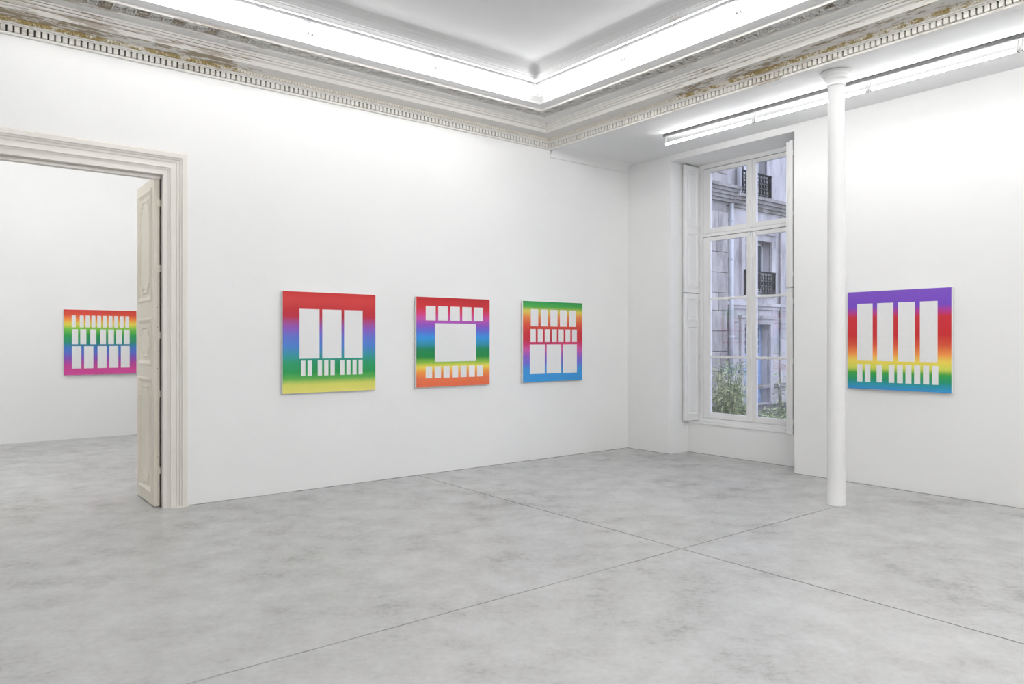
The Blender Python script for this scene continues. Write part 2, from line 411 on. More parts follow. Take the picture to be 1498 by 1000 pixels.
# egg moulding above the dentils: tiny, joined into one part for each side
def eggs(parent, side, lo, hi, at, zz=4.034):
    bm = bmesh.new(); t = hi
    tmp = bmesh.new(); bmesh.ops.create_icosphere(tmp, subdivisions=1, radius=1)
    vs = [v.co.copy() for v in tmp.verts]; fs = [[v.index for v in f.verts] for f in tmp.faces]; tmp.free()
    while t > lo:
        W = []
        for c in vs:
            if side == 'n': W.append(bm.verts.new((t+c.x*.0115, at+c.y*.012, zz+c.z*.016)))
            else: W.append(bm.verts.new((at+c.x*.012, t+c.y*.0115, zz+c.z*.016)))
        for f in fs: bm.faces.new([W[i] for i in f])
        t -= .031
    o = obj('egg_moulding', bm, M['eg_'+side], parent, smooth=True); o['kind'] = 'stuff'
eggs(TR['trim_1'], 'n', .15, XB-.10, YW-.088)
eggs(TR['trim_2'], 'e', 1.2, YW-.10, XB-.088*SE)
# Greek-key fret panels and rosettes on the flat band, facing down
def fret_mesh(side):
    bm = bmesh.new(); L_, W_ = .168, .112; k = .008
    def bar(a0,b0,a1,b1):
        if side == 'n': box(bm, (a0,b0,-.008),(a1,b1,.006))
        else: box(bm, (b0*SE,a0,-.008),(b1*SE,a1,.006))
    h = L_/2; w = W_/2
    bar(-h,-w,h,-w+k); bar(-h,w-k,h,w); bar(-h,-w,-h+k,w); bar(h-k,-w,h,w)
    for s in (-1, 1):
        c = s*.042
        bar(c-.026, -.038, c+.026, -.038+k); bar(c-.026, -.038, c-.026+k, .038); bar(c-.026,.038-k,c+.030,.038)
        bar(c+.018, -.014, c+.026, .038); bar(c-.008, -.014, c+.026, -.014+k); bar(c-.008,-.014,c,.016)
    me = bpy.data.meshes.new('fret_panel'); bm.to_mesh(me); bm.free(); me.materials.append(M['gr_'+side]); return me
def rosette_mesh(side):
    bm = bmesh.new()
    for i in range(8):
        t = i*math.pi/4
        for rr in (.026,):
            c = Vector((math.cos(t)*rr, math.sin(t)*rr, -.004))
            mt = Matrix.Translation(c) @ Matrix.Rotation(t, 4, 'Z') @ Matrix.Diagonal((.018,.009,.008,1))
            bmesh.ops.create_icosphere(bm, subdivisions=1, radius=1, matrix=mt)
    bmesh.ops.create_icosphere(bm, subdivisions=1, radius=.011, matrix=Matrix.Translation((0,0,-.006)))
    me = bpy.data.meshes.new('rosette'); bm.to_mesh(me); bm.free(); me.materials.append(M['fr_'+side]); return me
for side, nm, lo, hi in (('n','trim_1', .4, XB-.66),('e','trim_2', 1.4, YW-.66)):
    fm, rm = fret_mesh(side), rosette_mesh(side); t = hi
    while t > lo:
        cz = 4.163
        p = (t, YW-.531, cz) if side == 'n' else (XB-.531*SE, t, cz)
        link(bpy.data.objects.new('fret_panel', fm), TR[nm], p)
        t -= .136
        p = (t, YW-.531, cz) if side == 'n' else (XB-.531*SE, t, cz)
        link(bpy.data.objects.new('rosette', rm), TR[nm], p)
        t -= .136
# leaf relief in the inner corner of the cove
bm = bmesh.new(); rnd = random.Random(3)
cx, cy = XB-.74*SE, YW-.74
for i in range(34):
    a = rnd.uniform(-.12, .10); b_ = rnd.uniform(-.10, .14)
    if abs(a-b_) > .17: continue
    mt = Matrix.Translation((cx+a*.9+.03, cy+b_*.9+.02, 4.275-.35*(max(a,b_)))) @ Matrix.Rotation(rnd.uniform(0,3.1),4,'Z') @ Matrix.Rotation(rnd.uniform(-.5,.5),4,'X') @ Matrix.Diagonal((.022,.010,.008,1))
    bmesh.ops.create_icosphere(bm, subdivisions=1, radius=1, matrix=mt)
obj('leaf_relief', bm, M['gr_n'], TR['trim_1'], smooth=True)
# flat fillet on the soffit below the dentils
bm = bmesh.new()
rows = [[(XB-.012, y, ZS+.004),(XB-.012,y,ZS-.012),(XB+.045,y,ZS-.014),(XB+.055,y,ZS-.006),(XB+.095,y,ZS-.006),(XB+.10,y,ZS+.002)] for y in (Y0, YW)]
strip(bm, rows); struct(obj('trim_6', bm, M['cv_e']))

# ------------------------------------------------------------------ fluorescent tube lighting
def tube_light(p, q, rail_z, label, group, rail_side, mat='tube', r=.0145):
    """p, q: the two ends of the lamp; holder at each end up to the rail"""
    p = Vector(p); q = Vector(q); d = (q-p).normalized()
    side = Vector((-d.y, d.x, 0))*rail_side
    root = empty('fluorescent_light', (*((p+q)/2).xy, p.z-.016)); tag(root, label, 'light', group)
    bm = bmesh.new(); cyl(bm, p+d*.012, q-d*.012, r, n=14); obj('tube', bm, M[mat], root, smooth=True)
    for e, s in ((p, 1), (q, -1)):
        bm = bmesh.new()
        c = e + d*.006*s
        u = side*.012
        cyl(bm, c-d*.010, c+d*.010, .0185, n=12)                       # cap around the pins
        box(bm, c-Vector((abs(d.x)*.006+abs(side.x)*.003, abs(d.y)*.006+abs(side.y)*.003, -.01)), c+Vector((abs(d.x)*.006+abs(side.x)*.003, abs(d.y)*.006+abs(side.y)*.003, rail_z-p.z)))
        obj('lamp_holder', bm, M['winpaint'], root)
        bm = bmesh.new(); cyl(bm, c+Vector((0,0,-.016))-side*.020, c+Vector((0,0,-.016))+side*.020, .004, n=8)
        obj('clip', bm, M['socket'], root)
ZT = 4.238; ZR = 4.3315
TN = YW-.838; TE = XB-.95
words = ['nearest the inner corner', 'second from the inner corner', 'third from the inner corner', 'fourth from the inner corner', 'fifth from the inner corner']
LT = 1.30
k = 0; x = TE-.03
while k < 4:
    vis = k < 5
    lab = 'lit white fluorescent tube along the long wall cornice, '+words[k] if k < 4 else 'lit fluorescent tube added as brighter fill light behind the view'
    tube_light((x-LT+.015, TN, ZT), (x-.015, TN, ZT), ZR, lab, 'tubes along the long wall cornice' if k < 4 else 'ceiling tubes outside the view', -1)
    x -= LT; k += 1
xl = x
k = 0; y = TN-.03
while y-LT > Y0+.7:
    lab = 'lit white fluorescent tube along the cornice above the column, '+words[k] if k < 3 else 'lit fluorescent tube added as brighter fill light behind the view'
    tube_light((TE, y-LT+.015, ZT), (TE, y-.015, ZT), ZR, lab, 'tubes along the cornice above the column' if k < 3 else 'ceiling tubes outside the view', 1)
    y -= LT; k += 1
yl = y
lab = 'lit fluorescent tube added as brighter fill light behind the view'
x = TE-.03
while x-LT > X0+.7:
    tube_light((x-LT+.015, Y0+.825, ZT), (x-.015, Y0+.825, ZT), ZR, lab, 'ceiling tubes outside the view', 1, 'tube_fill', .019); x -= LT  # row made brighter and thicker as unseen fill for the walls
x = TE-.4
while x-LT > .3:
    tube_light((x-LT+.015, .75, ZT), (x-.015, .75, ZT), ZC-.031, lab, 'ceiling tubes outside the view', 1, 'tube_fill', .019); x -= LT  # middle row added out of view to lift the lower walls
# rails
def rail(a, b, z0, z1, label, w=.016):
    a = Vector(a); b = Vector(b)
    bm = bmesh.new(); lo = (min(a.x,b.x)-(w if a.x==b.x else 0), min(a.y,b.y)-(w if a.y==b.y else 0), z0)
    hi = (max(a.x,b.x)+(w if a.x==b.x else 0), max(a.y,b.y)+(w if a.y==b.y else 0), z1)
    box(bm, lo, hi); tag(obj('lighting_rail', bm, M['rail']), label, 'rail')
rail((xl, TN-.01), (TE-.03, TN-.01), 4.332, 4.355, 'dark slim rail above the tubes beside the long wall')
rail((TE-.01, yl), (TE-.01, TN-.03), 4.332, 4.355, 'dark slim rail above the ceiling tubes on the column side')
rail((.8, .74), (TE-.4, .74), ZC-.03, ZC+.005, 'dark rail added for the unseen fill tubes across the main ceiling')  # added to carry the unseen middle fill row
# low soffit row
ZT2 = 3.835
TX = 6.85; y = 5.74; k = 0; L2 = 1.215
wd = ['at the end near the window', 'just left of the column', 'just right of the column', 'at the right edge of the view']
wd = ['first from the free end beside the window', 'second from the window end, left of the column', 'third from the window end, right of the column', 'fourth from the window end']
while y-L2 > Y0+.3:
    lab = 'lit fluorescent tube under the low soffit, '+wd[k] if k < 4 else 'lit fluorescent tube under the low soffit, beyond the right picture edge'
    tube_light((TX, y-L2+.01, ZT2), (TX, y-.01, ZT2), ZS-.0325, lab, 'tubes under the low soffit', 1, 'tube_soffit'); y -= L2; k += 1
rail((TX-.02, y), (TX-.02, 5.74), ZS-.032, ZS+.002, 'long dark rail on the low soffit above its tubes', .012)
# next room: two rows near its ceiling
for yy in (10.9, 8.6):
    x = 4.4
    while x > X0+1.4:
        tube_light((x-1.29, yy, ZT), (x-.01, yy, ZT), ZC, 'lit fluorescent tube on the next room ceiling, out of view', 'next room tubes', 1, 'tube_far'); x -= 1.3

# ------------------------------------------------------------------ column
col = empty('column', (6.48, 3.43, 0)); tag(col, 'slender round white cast iron column standing free before the window wall', 'column')
bm = bmesh.new(); lathe(bm, 6.48, 3.43, [(.084,-.002),(.084,.012),(.079,.02),(.078,.3),(.0775,1.2),(.074,2.4),(.0695,3.70),(.0695,3.83)]); o = obj('shaft', bm, M['column'], col, smooth=True)
bm = bmesh.new(); lathe(bm, 6.48, 3.43, [(.066,3.80),(.070,3.818),(.078,3.820),(.081,3.827),(.078,3.834),(.073,3.836),(.074,3.845),(.082,3.862),(.096,3.876),(.104,3.880),(.106,3.888),(.106,3.896),(.112,3.898),(.122,3.910),(.125,3.918),(.132,3.920),(.132,3.942),(.127,3.949)], 48)
obj('capital', bm, M['column'], col)

# ------------------------------------------------------------------ paintings: plain rainbow panels with plain white blocks
def mat_rainbow(name, stops, axis_z0, size):
    m, nt, b = mat_new(name); L = nt.links
    tc = N(nt, 'ShaderNodeTexCoord'); sx = N(nt, 'ShaderNodeSeparateXYZ'); L.new(tc.outputs['Generated'], sx.inputs[0])
    inv = N(nt, 'ShaderNodeMath', operation='SUBTRACT'); inv.inputs[0].default_value = 1; L.new(sx.outputs['Z'], inv.inputs[1])
    n = N(nt, 'ShaderNodeTexNoise'); n.inputs['Scale'].default_value = 140; n.inputs['Detail'].default_value = 3
    g_ = N(nt, 'ShaderNodeNewGeometry'); L.new(g_.outputs['Position'], n.inputs['Vector'])
    ma = N(nt, 'ShaderNodeMath', operation='MULTIPLY_ADD'); ma.inputs[1].default_value = .05; L.new(n.outputs['Fac'], ma.inputs[0]); 
    sb = N(nt, 'ShaderNodeMath', operation='SUBTRACT'); sb.inputs[1].default_value = .025; L.new(inv.outputs[0], sb.inputs[0]); L.new(sb.outputs[0], ma.inputs[2])
    r = N(nt, 'ShaderNodeValToRGB'); e = r.color_ramp.elements
    e[0].position = stops[0][0]; e[0].color = lin(stops[0][1]); e[1].position = stops[-1][0]; e[1].color = lin(stops[-1][1])
    for p, c in stops[1:-1]:
        k = e.new(p); k.color = lin(c)
    L.new(ma.outputs[0], r.inputs[0]); L.new(r.outputs[0], b.inputs['Base Color'])
    b.inputs['Roughness'].default_value = .5; b.inputs['Specular IOR Level'].default_value = .3
    return m
def painting(face, a0, zc, size, stops, rows, label, T=.04):
    """face 'n': hangs on a wall facing -Y at y=plane, a0=left X. face 'e': on the wall facing -X, a0 = left Y (larger)"""
    kind, plane = face
    def P(u, v, n):      # u to the right, v down, n out of the wall; all metres
        n += .003
        return (a0+u, plane-n, zc+size/2-v) if kind == 'n' else (plane-n, a0-u, zc+size/2-v)
    root = empty('painting', P(size/2, size, 0)); tag(root, label, 'painting', None)
    bm = bmesh.new(); box(bm, P(.02,.02,0), P(size-.02,size-.02,.012)); obj('stretcher', bm, M['canvas'], root)
    bm = bmesh.new(); box(bm, P(0,0,.010), P(size,size,T), 0, .002); obj('canvas', bm, M['canvas'], root)
    bm = bmesh.new(); box(bm, P(.002,.002,T-.001), P(size-.002,size-.002,T+.0015)); obj('paint_layer', bm, mat_rainbow('rainbow_gradient_paint', stops, 0, size), root)
    for (v0, v1, spans) in rows:
        bm = bmesh.new()
        for u0, u1 in spans: box(bm, P(u0*size, v0*size, T+.001), P(u1*size, v1*size, T+.0028))
        obj('white_blocks', bm, M['white_print'], root)
def blocks(u0, u1, words, gap=.012, space=.04):
    n = sum(words); tot = (u1-u0) - gap*(n-len(words)) - space*(len(words)-1)
    w = tot/n; out = []; u = u0
    for i, k in enumerate(words):
        for j in range(k):
            out.append((u, u+w)); u += w + (gap if j < k-1 else 0)
        u += space
    return out
def narrow(sp, f=.80): return [(a+(b-a)*(1-f)/2, b-(b-a)*(1-f)/2) for a, b in sp]
G1 = [(0,(198,50,50)),(.08,(204,62,62)),(.18,(190,45,52)),(.25,(184,44,66)),(.31,(160,80,150)),(.36,(140,90,190)),(.45,(95,115,205)),(.54,(75,130,205)),(.62,(55,148,165)),(.70,(40,152,105)),(.80,(38,150,78)),(.86,(95,175,80)),(.92,(215,215,105)),(1,(228,220,120))]
G2 = [(0,(186,40,44)),(.12,(205,50,58)),(.18,(212,60,115)),(.24,(200,85,170)),(.31,(140,85,195)),(.38,(90,110,212)),(.45,(55,150,222)),(.52,(50,145,180)),(.58,(28,132,84)),(.67,(28,136,64)),(.72,(130,185,70)),(.775,(238,220,90)),(.83,(242,160,70)),(.90,(232,118,75)),(1,(226,108,74))]
G3 = [(0,(40,150,78)),(.07,(75,170,75)),(.12,(222,205,90)),(.19,(228,140,75)),(.28,(218,88,62)),(.38,(200,50,58)),(.48,(196,45,62)),(.54,(200,60,115)),(.60,(206,92,168)),(.68,(145,95,198)),(.77,(105,110,210)),(.84,(62,148,214)),(1,(58,150,216))]
G4 = [(0,(126,82,192)),(.16,(118,75,192)),(.215,(180,58,140)),(.27,(200,48,58)),(.45,(196,44,48)),(.55,(214,85,58)),(.64,(240,150,75)),(.71,(238,215,90)),(.78,(214,218,92)),(.83,(60,162,68)),(.90,(36,148,105)),(.96,(48,150,185)),(1,(62,142,206))]
G5 = [(0,(204,60,58)),(.08,(214,78,56)),(.15,(236,140,66)),(.22,(226,212,80)),(.30,(110,190,70)),(.40,(40,150,76)),(.50,(40,140,110)),(.58,(60,118,190)),(.66,(88,108,202)),(.75,(132,80,182)),(.84,(190,70,152)),(.93,(208,72,150)),(1,(204,76,152))]
SZ = 1.014
painting(('n',YW), 2.693, 1.482, SZ, G1, [(.17,.66,blocks(.17,.85,[3],.03)),(.68,.83,narrow(blocks(.18,.855,[2,3,4],.012,.05)))],
         'square rainbow painting, red at top to yellow at bottom, nearest the doorway')
painting(('n',YW), 4.208, 1.484, SZ, G2, [(.10,.26,narrow(blocks(.11,.91,[5]),.85)),(.29,.72,[(.24,.80)]),(.77,.90,narrow(blocks(.11,.91,[7]),.8))],
         'square rainbow painting, red at top to orange at bottom, middle one on the long wall')
painting(('n',YW), 5.732, 1.488, SZ, G3, [(.10,.31,narrow(blocks(.11,.90,[5]),.8)),(.345,.505,narrow(blocks(.11,.91,[7]),.8)),(.535,.90,blocks(.11,.90,[3],.03))],
         'square rainbow painting, green at top to blue at bottom, nearest the room corner')
painting(('e',XW), 3.908, 1.504, SZ, G4, [(.125,.71,narrow(blocks(.09,.89,[4],.02),.86)),(.745,.925,narrow(blocks(.095,.89,[2,1,6],.012,.05),.8))],
         'square rainbow painting, violet at top to blue at bottom, right of the white column')
painting(('n',YF), 1.553, 1.475, 1.0, G5, [(.09,.27,narrow(blocks(.10,.90,[1,9],.012,.04),.8)),(.30,.53,narrow(blocks(.10,.91,[2,1,4],.012,.035),.82)),(.56,.90,narrow(blocks(.10,.91,[2,3],.02,.04),.88))],
         'square rainbow painting, red at top to pink at bottom, seen through the doorway')

# ------------------------------------------------------------------ doorway
door = empty('door_1', ((DX0+DX1)/2, YW, 0)); struct(door)
# casing profile: (distance outwards from the opening edge, projection from the wall)
CP = [(.045,.0),(.045,.012),(.058,.018),(.064,.030),(.070,.030),(.074,.022),(.112,.022),(.118,.030),(.134,.032),(.140,.044),(.150,.048),(.156,.060),(.190,.062),(.196,.054),(.205,.050),(.207,.0)]
zt = DZ
bm = bmesh.new()
def cpt(q, d, pr):
    return {0:(DX1+d, YW-pr, 0), 1:(DX1+d, YW-pr, zt+d), 2:(DX0-d, YW-pr, zt+d), 3:(DX0-d, YW-pr, 0)}[q]
rows = [[cpt(q, d-.0, pr) for d, pr in CP] for q in range(4)]
strip(bm, rows); obj('casing', bm, M['casing'], door)
bm = bmesh.new()   # plinth blocks
box(bm, (DX1+.06,YW-.066,0),(DX1+.212,YW,.010)); box(bm, (DX0-.212,YW-.066,0),(DX0-.06,YW,.010)); obj('plinth', bm, M['casing'], door)
bm = bmesh.new()   # lining of the opening with a rebate
for s, xa in ((1, DX1), (-1, DX0)):
    box(bm, (xa+.008*s, YW-.008, 0), (xa+.052*s, YW+.055, zt)); box(bm, (xa+.014*s, YW+.055, 0), (xa+.055*s, YW+WT+.01, zt+.012))
box(bm, (DX0-.05, YW-.008, zt), (DX1+.05, YW+.055, zt+.052)); box(bm, (DX0-.05, YW+.055, zt+.012), (DX1+.05, YW+WT+.01, zt+.055))
box(bm, (DX0+.0, YW+.062, zt-.03), (DX1, YW+WT, zt+.02))
obj('lining', bm, M['casing'], door)
bm = bmesh.new()   # far side casing
box(bm, (DX1+.02,YW+WT,0),(DX1+.17,YW+WT+.03,zt+.17)); box(bm, (DX0-.17,YW+WT,0),(DX0-.02,YW+WT+.03,zt+.17)); box(bm, (DX0-.02,YW+WT,zt+.02),(DX1+.02,YW+WT+.03,zt+.17))
obj('casing', bm, M['casing'], door)
def ornate_outline(w, h, e):   # rectangle with stepped, hollowed corners
    pts = []
    for cx_, cy_, a0 in ((0,0,0),(w,0,90),(w,h,180),(0,h,270)):
        pass
    st = [(e,0),(w-e,0),(w-e,e*.5),(w-e*.55,e*.55),(w-e*.5,e),(w,e),(w,h-e),(w-e*.5,h-e),(w-e*.55,h-e*.55),(w-e,h-e*.5),(w-e,h),(e,h),(e,h-e*.5),(e*.55,h-e*.55),(e*.5,h-e),(0,h-e),(0,e),(e*.5,e),(e*.55,e*.55),(e,e*.5)]
    return st
def ornate_panel(bm, o, u, v, n, w, h, e, prof):
    o,u,v,n = map(Vector,(o,u,v,n)); st = ornate_outline(w,h,e); prev = None
    for ins, ht in prof:
        q = []
        for a,b in st:
            a2 = w/2+(a-w/2)*(1-2*ins/w); b2 = h/2+(b-h/2)*(1-2*ins/h)
            q.append(bm.verts.new(o+u*a2+v*b2+n*ht))
        if prev:
            for i in range(len(q)): bm.faces.new((prev[i],prev[(i+1)%len(q)],q[(i+1)%len(q)],q[i]))
        prev = q
    bm.faces.new(prev)
def leaf(xc, sgn):
    """door leaf standing open at right angles to the wall; sgn = side its seen face looks to"""
    x0, x1 = xc-.019, xc+.019; ya, yb = YW+.088, YW+.80
    root_l = boxo('leaf', (x0, ya, .008), (x1, yb, 2.972), M['cream'], door, .003)
    xf = x0 if sgn < 0 else x1; n = (sgn,0,0); W = yb-ya
    bm = bmesh.new(); box(bm, (xf+sgn*.0, ya, .008), (xf+sgn*.009, ya+.09, 2.972)); box(bm, (xf, yb-.075, .008), (xf+sgn*.009, yb, 2.972))
    for za, zb in ((.008,.10),(1.16,1.27),(1.71,1.86),(2.89,2.972)): box(bm, (xf, ya+.09, za), (xf+sgn*.009, yb-.075, zb))
    obj('leaf_frame', bm, M['cream'], root_l)
    for za, zb in ((.10,1.16),(1.27,1.71),(1.86,2.89)):
        w = W-.165; h = zb-za
        bm = bmesh.new()
        panel_ring(bm, (xf, ya+.09, za), (0,1,0), (0,0,1), n, w, h, [(0,.009),(.006,.017),(.020,.018),(.030,.012),(.042,.006),(.05,.002),(.07,.002)])
        ornate_panel(bm, (xf, ya+.09+.075, za+.075), (0,1,0), (0,0,1), n, w-.15, h-.15, .09, [(0,.002),(.006,.012),(.018,.014),(.028,.007),(.05,.010)])
        obj('panel', bm, M['cream'], root_l)
    for zz in (.33, 1.02, 1.55, 2.15, 2.74):
        bm = bmesh.new(); cyl(bm, (xc-sgn*.004+.010, ya-.012, zz-.03), (xc-sgn*.004+.010, ya-.012, zz+.03), .011, n=10); box(bm, (xc-.012, ya-.012, zz-.025),(xc+.016, ya+.002, zz+.025)); obj('hinge', bm, M['cream'], root_l)
    bm = bmesh.new()
    for zz in (.45,.95,1.25,1.40,1.62,1.75,1.80,2.3): cyl(bm, (xc-.003, ya+.001, zz), (xc-.003, ya-.0015, zz), .004, n=8)
    obj('screw', bm, M['dark'], root_l)
    return root_l
leaf(1.592, -1); leaf(.118, 1)
bm = bmesh.new(); box(bm, (1.612, YW+.06, 0), (1.624, YW+.12, 2.97)); obj('gap_strip', bm, M['dark'], door)

# ------------------------------------------------------------------ windows with folded shutters
def make_window(idx, ya, yb):
    dy = ya-4.545
    W = empty('window_%d' % idx, (8.2, (ya+yb)/2, ALZ)); struct(W)
    yc = 5.463+dy; y_lo, y_hi = 4.72+dy, 6.205+dy
    bm = bmesh.new()    # fixed frame
    box(bm, (8.185, ya, ALZ), (8.27, y_lo, NZ)); box(bm, (8.185, y_hi, ALZ), (8.27, yb, NZ))
    box(bm, (8.185, y_lo, 3.815), (8.27, y_hi, NZ)); box(bm, (8.185, y_lo, ALZ), (8.27, y_hi, .455))
    box(bm, (8.18, y_lo, 2.895), (8.27, y_hi, 2.935))
    obj('window_frame', bm, M['winpaint'], W)
    bm = bmesh.new(); box(bm, (AX-.012, ya+.001, ALZ-.02), (8.19, yb-.001, ALZ+.006), 0, .003); obj('window_sill', bm, M['winpaint'], W)
    for tier, (z0, z1) in enumerate(((.460,2.890),(2.940,3.810))):
        for (a, b) in ((y_lo+.004, yc-.002), (yc+.002, y_hi-.004)):
            bm = bmesh.new()
            st = .105 if a < yc-.1 else .105
            inner = .066
            lo_w = st if a < yc-.1 else inner; hi_w = inner if a < yc-.1 else st
            g0 = a+lo_w; g1 = b-hi_w; zb = z0+(.075 if tier == 0 else .065); zt_ = z1-.055
            box(bm, (8.195, a, z0), (8.245, g0, z1), 0, .003); box(bm, (8.195, g1, z0), (8.245, b, z1), 0, .003)
            box(bm, (8.195, g0, z0), (8.245, g1, zb), 0, .003); box(bm, (8.195, g0, zt_), (8.245, g1, z1), 0, .003)
            s = obj('sash', bm, M['winpaint'], W)
            cuts = [zb, zt_]
            if tier == 0:
                cuts = [zb, 1.28, 2.06, zt_]
                for zz in cuts[1:-1]: boxo('muntin', (8.203, g0-.002, zz-.016), (8.24, g1+.002, zz+.016), M['winpaint'], s, .003)
            for c0, c1 in zip(cuts, cuts[1:]):
                boxo('pane', (8.220, g0-.002, c0), (8.224, g1+.002, c1), M['glass'], s)
    bm = bmesh.new(); box(bm, (8.178, yc-.024, .462), (8.197, yc+.024, 2.888), 0, .006); box(bm, (8.178, yc-.022, 2.942), (8.197, yc+.022, 3.808), 0, .006); obj('meeting_strip', bm, M['winpaint'], W)
    for zz in (1.24, 2.86, 3.28):
        bm = bmesh.new(); cyl(bm, (8.178, yc, zz), (8.150, yc, zz), .010, n=10); box(bm, (8.146, yc-.008, zz-.04), (8.158, yc+.008, zz+.04), 0, .003); obj('latch', bm, M['winpaint'], W)
    # shutters on the far reveal, folded flat, their faces looking back into the room
    for (z0, z1, pans) in ((2.145, 3.852, ((3.02,3.79),(2.21,2.95))), (.425, 2.135, ((1.77,2.08),(.50,1.70)))):
        yf = 6.262+dy
        bm = bmesh.new(); box(bm, (7.885, yf, z0), (8.178, yf+.026, z1), 0, .003); box(bm, (7.90, yf+.030, z0), (8.178, yf+.056, z1), 0, .003)
        sh = obj('shutter', bm, M['winpaint'], W)
        for (a, b) in pans:
            bm = bmesh.new(); panel_ring(bm, (7.925, yf+.001, a), (1,0,0), (0,0,1), (0,-1,0), .215, b-a, [(0,.0),(.002,.012),(.018,.014),(.026,.004),(.044,.002),(.056,.010)])
            obj('panel', bm, M['winpaint'], sh)
        for zz in (z0+.12, (z0+z1)/2, z1-.12):
            bm = bmesh.new(); cyl(bm, (7.884, yf+.028, zz-.025), (7.884, yf+.028, zz+.025), .007, n=8); obj('hinge', bm, M['winpaint'], sh)
            bm = bmesh.new(); cyl(bm, (8.172, yf-.008, zz-.035), (8.172, yf-.008, zz+.035), .008, n=8); obj('hinge', bm, M['winpaint'], sh)
    # shutters on the near reveal, seen edge on
    for (z0, z1) in ((2.115, 3.800), (.420, 2.105)):
        bm = bmesh.new(); ye_ = ya+.012
        box(bm, (7.74, ye_, z0), (8.178, ye_+.046, z1), 0, .003); box(bm, (7.735, ye_+.054, z0), (8.178, ye_+.100, z1), 0, .003)
        box(bm, (7.775, ye_+.108, z0), (8.178, ye_+.160, z1), 0, .003)
        sh = obj('shutter', bm, M['winpaint'], W)
        for zz in (z0+.15, (z0+z1)/2, z1-.15):
            bm = bmesh.new(); cyl(bm, (7.735, ye_+.050, zz-.03), (7.735, ye_+.050, zz+.03), .007, n=8); obj('hinge', bm, M['winpaint'], sh)
make_window(1, 4.545, 6.33); make_window(2, -.55, 1.235)

# ------------------------------------------------------------------ courtyard
ZG = -.75
tag(boxo('courtyard_ground', (8.46, -14, ZG-.2), (40, 30, ZG), M['soil']), None, None, None, 'structure')
YP = 14.9
def px(u, v, Y=YP):   # point of the plane y=Y that lies in this direction of the photograph (survey of the facade)
    a = (u-749)/F_PX; fx, fy = math.cos(ang), math.sin(ang); dx = fx+a*fy; dy = fy-a*fx
    t = Y/dy; return (dx*t, Y, EYE+(498-v)/F_PX*t)
bld = empty('courtyard_building', (22, YP, ZG)); tag(bld, 'pale limestone courtyard building with blue door and iron balconies outside the window', 'building')
def openings_wall(x0, x1, z0, z1, ops, y0, y1, name, mat):
    """wall as one mesh with rectangular holes"""
    bm = bmesh.new(); xs = sorted({x0,x1,*[o[0] for o in ops],*[o[1] for o in ops]}); zs = sorted({z0,z1,*[o[2] for o in ops],*[o[3] for o in ops]})
    for i in range(len(xs)-1):
        for j in range(len(zs)-1):
            cx_, cz = (xs[i]+xs[i+1])/2, (zs[j]+zs[j+1])/2
            if any(o[0] < cx_ < o[1] and o[2] < cz < o[3] for o in ops): continue
            box(bm, (xs[i], y0, zs[j]), (xs[i+1], y1, zs[j+1]))
    bmesh.ops.remove_doubles(bm, verts=bm.verts, dist=1e-5)
    return obj(name, bm, mat, bld)
dL, dR = px(1086,500)[0], px(1124,500)[0]
doorT = px(1100,474)[2]; doorB = px(1100,590)[2]
wL, wR = px(1087,400)[0], px(1126,400)[0]; wT = px(1105,352)[2]; wB = px(1105,433)[2]
uL, uR = px(1081,250)[0], px(1120,250)[0]; uT = px(1100,150)[2]; uB = px(1100,290)[2]
ops = [(dL,dR,doorB,doorT),(wL,wR,wB,wT),(uL,uR,uB,uT)]
openings_wall(14, 36, ZG, 14, ops, YP, YP+.6, 'facade', M['facade'])
boxo('interior', (dL-1,YP+1.3,ZG), (dR+1,YP+1.4,uT+.3), M['roomdark'], bld)
# door
def leafdoor(a, b):
    bm = bmesh.new(); mz = doorB+(doorT-doorB)*.62
    y0 = YP+.30
    box(bm, (a,y0,doorB),(b,y0+.06,mz)); box(bm,(a,y0,mz),(a+.12,y0+.06,doorT)); box(bm,(b-.12,y0,mz),(b,y0+.06,doorT)); box(bm,(a+.12,y0,doorT-.12),(b-.12,y0+.06,doorT))
    d = obj('door', bm, M['bluedoor'], bld); d['label'] = 'pale blue door leaf with glazed top'
    bm = bmesh.new()
    for i in range(2):
        h = (mz-doorB)/2; panel_ring(bm, (a+.1,y0-.001,doorB+.1+i*h*.95), (1,0,0),(0,0,1),(0,-1,0), b-a-.2, h-.15, [(0,0),(.02,.03),(.05,.0),(.1,.015)])
    obj('panel', bm, M['bluedoor'], d)
    boxo('pane', (a+.12,y0+.03,mz),(b-.12,y0+.036,doorT-.12), M['darkglass'], d)
    bm = bmesh.new()
    for i in range(6):
        xx = a+.12+(b-a-.24)*i/5; cyl(bm, (xx,y0,mz),(xx,y0,doorT-.12), .012, n=6)
    for i in range(4):
        zz = mz+(doorT-mz)*i/4; cyl(bm, (a+.12,y0,zz),(b-.12,y0,zz+(doorT-mz)/4), .012, n=6); cyl(bm, (b-.12,y0,zz),(a+.12,y0,zz+(doorT-mz)/4), .012, n=6)
    obj('grille', bm, M['pipe'], d)
mid = (dL+dR)/2
leafdoor(dL, mid-.01); leafdoor(mid+.01, dR)
